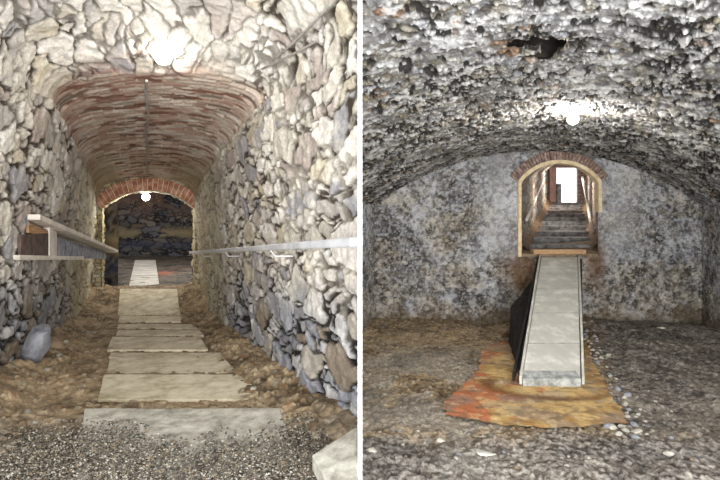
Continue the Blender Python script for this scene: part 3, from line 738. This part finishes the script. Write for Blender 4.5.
# timber sill at the top
bm = bmesh.new(); a, b = px(532, 251.5, 8.02), px(584, 251.5, 8.02); bar(bm, a, b, .16, .07)
o = bm_obj('timber_sill', bm, M_WOOD, bevel=.006); tag(o, 'raw timber board across the threshold at the top of the ramp', 'sill')
# ledge under sill
bm = bmesh.new(); a, b = px(528, 248, 8.25), px(590, 248, 8.25)
hexa(bm, [Vector((2.40, 8.13, .95)), Vector((3.80, 8.13, .95)), Vector((4.15, 8.9, .95)), Vector((2.7, 8.9, .95)), Vector((2.40, 8.13, 1.10)), Vector((3.80, 8.13, 1.10)), Vector((4.15, 8.9, 1.3)), Vector((2.7, 8.9, 1.2))])
o = bm_obj('trim_sill', bm, M_ROCKB, bevel=.01); tag(o, kind='structure')

# arch dressings
bm = voussoirs('x', cxR, hwR+.03, zspR, zapR+.03, .16, YR, .03, 34, M_BRICKG, 8)
o = bm_obj('trim_3', bm, M_BRICKG, bevel=.006); tag(o, kind='structure')
bm = bmesh.new()
def band(bm, w0, w1, f, q):
    ci = [(cxR-hwR-w0, zboR)]+[(p[0], p[1]) for p in arc_pts(cxR, hwR, zspR, zapR, 30, w0)]+[(cxR+hwR+w0, 1.75)]
    co = [(cxR-hwR-w1, zboR)]+[(p[0], p[1]) for p in arc_pts(cxR, hwR, zspR, zapR, 30, w1)]+[(cxR+hwR+w1, 1.75)]
    for k in range(len(ci)-1):
        w = lambda p, y: Vector((p[0], y, p[1]))
        hexa(bm, [w(ci[k], f), w(ci[k+1], f), w(ci[k+1], q), w(ci[k], q), w(co[k], f), w(co[k+1], f), w(co[k+1], q), w(co[k], q)])
band(bm, -.012, .045, YR-.045, YR+.10)
o = bm_obj('trim_4', bm, M_CREAM, smooth=False); tag(o, kind='structure')

# stair shaft beyond the doorway
KS, SL = .413, .128
def shaft(P, N):
    h, g, r = stones(P, N, P[..., 2], P[..., 1], .14, .3, 601, 1)
    n = fbm(P, 4, 4, 602)
    c = mix(np.broadcast_to(lin((100, 88, 76)), P.shape), pal(r[3], [(166, 150, 132), (150, 136, 120), (184, 172, 158), (160, 156, 152), (134, 116, 100)]), g)
    return (h-.6)*.03, c*(.7+.6*n[..., None])
intrados('wall_stair_shaft', YR-.02, 16.6, KS, cxR, hwR, zspR, zapR, .9, shaft, M_STONE, n=300, m=260, dZ=SL*.95)
root = empty('staircase', (3.3, 8.4, 1.0), 'dark worn stone stair climbing through the arched doorway to daylight', 'staircase')
nst = 11
for k in range(nst):
    f = k/(nst-1); Ya = 8.45+f*(16.0-8.45); Yb = min(16.42, 8.45+(k+1)/(nst-1)*(16.0-8.45)+.03)
    zt = ZC-(245-HZ)/F*8.45+f*(ZC+19.5/F*16-(ZC-(245-HZ)/F*8.45))
    ca, cb_ = cxR+KS*(Ya-YR), cxR+KS*(Yb-YR); hw_ = .50
    c0 = Vector((ca, Ya, zt)); bm = bmesh.new()
    prism(bm, [Vector((ca-hw_, Ya, zt)), Vector((ca+hw_, Ya, zt)), Vector((cb_+hw_, Yb, zt)), Vector((cb_-hw_, Yb, zt))], .22)
    rough(bm, 5, .008, 30+k); bm_obj('step', bm, M_STEP, root, bevel=.01)
# rubble bed at both sides of the stair
Yv = np.linspace(8.3, 16.3, 120)[:, None]; sv = np.linspace(-.64, .64, 60)[None]
zb = ZC-(247-HZ)/F*8.45+(Yv-8.45)*.1385
P = np.stack([cxR+KS*(Yv-YR)+sv, Yv+0*sv, zb-.10+.16*sst(.42, .6, np.abs(sv))], -1)
n = fbm(P, 8, 3, 611); P[..., 2] += (n-.5)*.06
sheet('floor_stair_shaft', P, mix(np.broadcast_to(lin((84, 66, 48)), P.shape), np.broadcast_to(lin((150, 122, 92)), P.shape), n), M_EARTH)
# end wall of the shaft around the daylight opening
Ye = 16.5
def zz(y): return ZC+(HZ-y)/F*Ye
def xx_(x): return (x-360)/F*Ye
bm = bmesh.new()
def blk(x0, x1, y0, y1, d=.12):
    hexa(bm, [Vector((xx_(x0), Ye, zz(y1))), Vector((xx_(x1), Ye, zz(y1))), Vector((xx_(x1), Ye+d, zz(y1))), Vector((xx_(x0), Ye+d, zz(y1))),
              Vector((xx_(x0), Ye, zz(y0))), Vector((xx_(x1), Ye, zz(y0))), Vector((xx_(x1), Ye+d, zz(y0))), Vector((xx_(x0), Ye+d, zz(y0)))])
blk(530, 556.5, 140, 210); blk(578, 600, 140, 210); blk(556.5, 578, 140, 167.5); blk(530, 600, 203.5, 225)
o = bm_obj('wall_stair_head', bm, M_BRICKG); tag(o, kind='structure')
root = empty('open_door', px(551, 203, 16.3), 'red-brown timber door leaf beside the bright opening at the stair top', 'door')
bm = bmesh.new(); a = px(549.8, 202, 16.2); b = px(556, 202, 16.3)
hexa(bm, [a, b, b+Vector((0, .05, 0)), a+Vector((0, .05, 0)), a+Vector((0, 0, 1.1)), b+Vector((0, 0, 1.1)), b+Vector((0, .05, 1.1)), a+Vector((0, .05, 1.1))])
bm_obj('door_leaf', bm, M_DOOR, root, bevel=.01)
for fz_ in (.25, .85):
    bm = bmesh.new(); bar(bm, a+Vector((.02, -.015, fz_)), b+Vector((-.02, -.015, fz_)), .02, .07); bm_obj('ledge', bm, M_DOOR, root)
o = None
bm = bmesh.new(); p0 = px(557.5, 203, 16.2); p1 = px(561.5, 203, 16.2)
hexa(bm, [p0, p1, p1+Vector((0, .1, 0)), p0+Vector((0, .1, 0)), p0+Vector((0, 0, .6)), p1+Vector((0, 0, .6)), p1+Vector((0, .1, .6)), p0+Vector((0, .1, .6))])
o = bm_obj('stone_post', bm, M_STEP, bevel=.015); tag(o, 'short grey post standing in the bright opening at the stair top', 'post')
for (x0, y0, Y0, x1, y1, Y1, lab) in ((526.5, 220, 8.9, 544, 178, 14.5, 'slim pale handrail on the left wall of the stair shaft'), (592.5, 232, 9.4, 582.5, 177, 14.5, 'slim pale handrail on the right wall of the stair shaft')):
    a, b = px(x0, y0, Y0), px(x1, y1, Y1)
    root = empty('stair_handrail', a, lab, 'handrail', None)
    bm = bmesh.new(); tube(bm, [a, b], .028, 10); bm_obj('rail', bm, M_RAILW, root, smooth=True)
    sg = -1 if x0 < 560 else 1
    for f in (.08, .5, .92):
        p = a.lerp(b, f); bm = bmesh.new(); tube(bm, [p, p+Vector((sg*.07, .02, -.06))], .01, 6); bm_obj('bracket', bm, M_METAL, root)

# small things lying about
def rg(x, y, s, mat, label, seed, cat='rock', grp=None, rot=(0, 0, 0), name='rock'):
    p = gnd(x, y); z = float(floorR(np.array([p.x]), np.array([p.y]))[0])
    return rock(name, (p.x, p.y, z+s[2]*.3), s, mat, label, cat, grp, seed, rot)
rg(484, 452, (.10, .045, .018), M_RAMP, 'flat pale chip of slate lying alone in front of the matting', 71, rot=(0, 0, -.5), cat='stone chip', name='stone_chip')
rg(372, 454, (.045, .035, .03), M_ROCKW, 'pale lump of stone at the lower left of the cellar floor', 72)
rg(441, 441, (.035, .025, .02), M_ROCKW, 'small pale stone on the dark grit left of the slate chip', 73)
rg(612, 428, (.05, .035, .03), M_ROCKW, 'largest white stone at the right corner of the matting', 74)
rg(637, 432, (.05, .035, .025), M_ROCKW, 'flat pale stone right of the matting corner', 75)
rg(668, 453, (.04, .03, .025), M_ROCKW, 'pale stone nearest the bottom right of the cellar floor', 76)
rg(661, 338, (.09, .03, .02), M_ROCKW, 'long thin pale stone on the grey grit heap', 77, rot=(0, 0, -.6))
rg(583, 322, (.07, .06, .06), M_ROCKW, 'square pale block beside the black debris right of the ramp', 78)
rg(594, 321, (.09, .06, .07), M_BLACK, 'lump of black debris on the floor right of the ramp', 79, cat='debris', name='debris')
def areaE(r):     # edge of the matting, right side
    f = r.random(); x = 586+f*44+r.gauss(0, 4+6*f); y = 335+f*95+r.gauss(0, 5)
    p = gnd(x, y); return p.x, p.y
strew(90, areaE, [M_ROCKW, M_ROCKG], .010, .042, 'small white stone in the trail along the right edge of the matting', 'white stones along the matting edge', 300, floorR)
def areaF(r):
    y = r.uniform(345, 475); x = r.uniform(368, 712); p = gnd(x, y)
    return p.x, p.y
strew(110, areaF, [M_ROCKW, M_ROCKB, M_ROCKG], .008, .022, 'small loose stone on the earth floor of the vaulted cellar', 'loose stones on the cellar floor', 500, floorR)

# white gutter strip between the two views, built as a thin partition
bm = bmesh.new(); hexa(bm, [Vector(q) for q in ((-.0062, 1.6, -.1), (.0062, 1.6, -.1), (.0062, 7.7, -.1), (-.0062, 7.7, -.1), (-.0062, 1.6, 2.95), (.0062, 1.6, 2.95), (.0062, 7.7, 2.95), (-.0062, 7.7, 2.95))])
o = bm_obj('view_gutter_strip', bm, M_WHITE); tag(o, kind='structure')
# walkway board in the far cellar (left)
root = empty('walkway_board', px(144, 290, 7.6), 'pale walkway board running away beyond the arched opening of the stepped passage', 'walkway')
a, b, c_, d = px(128, 289.5, 7.5), px(160, 289.5, 7.5), px(155.5, 260, 12.8), px(135, 260, 12.8)
bm = bmesh.new(); prism(bm, [a, b, c_, d], .04); bm_obj('deck', bm, M_RAMP, root, bevel=.003)
for f in (.35, .7):
    bm = bmesh.new(); bar(bm, a.lerp(d, f)+Vector((0, 0, .002)), b.lerp(c_, f)+Vector((0, 0, .002)), .02, .004); bm_obj('seam_strip', bm, M_RAMPE, root)

# ------------------------------------------------------------------ light
def area(name, loc, rot, size, en, col=(1, 1, 1)):
    l = bpy.data.lights.new(name, 'AREA'); l.energy = en; l.size = size; l.color = col
    o = bpy.data.objects.new(name, l); C.objects.link(o); o.location = loc; o.rotation_euler = rot; return o
def point(name, loc, en, r=.1, col=(1, 1, 1)):
    l = bpy.data.lights.new(name, 'POINT'); l.energy = en; l.shadow_soft_size = r; l.color = col
    o = bpy.data.objects.new(name, l); C.objects.link(o); o.location = loc; return o
def sun(name, rot, en, ang, col=(1, 1, 1)):
    l = bpy.data.lights.new(name, 'SUN'); l.energy = en; l.angle = ang; l.color = col
    o = bpy.data.objects.new(name, l); C.objects.link(o); o.rotation_euler = rot; return o
sun('daylight_fill', (math.radians(84), 0, math.radians(4)), 1.0, math.radians(70), (1, .99, .97))  # broad daylight fill added behind the camera to light both spaces evenly
area('fill_light_passage', (-.7, -1.6, 1.3), (math.radians(96), 0, math.radians(20)), 1.2, 76, (1, .98, .94))  # unseen area fill added behind the camera to brighten the passage
area('fill_light_cellar', (1.0, -1.6, 1.2), (math.radians(100), 0, math.radians(-18)), 1.6, 210, (1, .99, .97))  # unseen fill tilted upward, added to lift the cellar and its vault
point('stair_shaft_fill', (4.18, 10.6, 2.2), 22, .1, (1, .95, .9))  # unseen fill points added along the shaft to brighten it
point('stair_shaft_fill', (5.65, 14.2, 2.75), 45, .1, (1, .95, .9))
point('far_cellar_fill', (-6.9, 11, 2.2), 170, .15, (1, .95, .9))  # fill points added out of sight to brighten the far cellar
point('far_cellar_fill', (-2.9, 10, 2.2), 90, .15, (1, .95, .9))
w = bpy.data.worlds.new('sky'); bpy.context.scene.world = w; w.use_nodes = True
bg = w.node_tree.nodes['Background']; bg.inputs['Color'].default_value = (.93, .97, 1, 1); bg.inputs['Strength'].default_value = 1.2

# ------------------------------------------------------------------ camera
cd = bpy.data.cameras.new('camera'); cam = bpy.data.objects.new('camera', cd); C.objects.link(cam)
cam.location = (0, 0, ZC); cam.rotation_euler = (math.radians(90), 0, 0)
cd.sensor_width = 36; cd.lens = F/720*36; cd.shift_y = (HZ-240)/720; cd.clip_start = .05
sc = bpy.context.scene; sc.camera = cam
sc.view_settings.view_transform = 'Standard'; sc.view_settings.look = 'None'; sc.view_settings.gamma = 1
sc.view_settings.use_curve_mapping = False; sc.view_settings.exposure = .6
sc.cycles.diffuse_bounces = 8; sc.cycles.max_bounces = 12
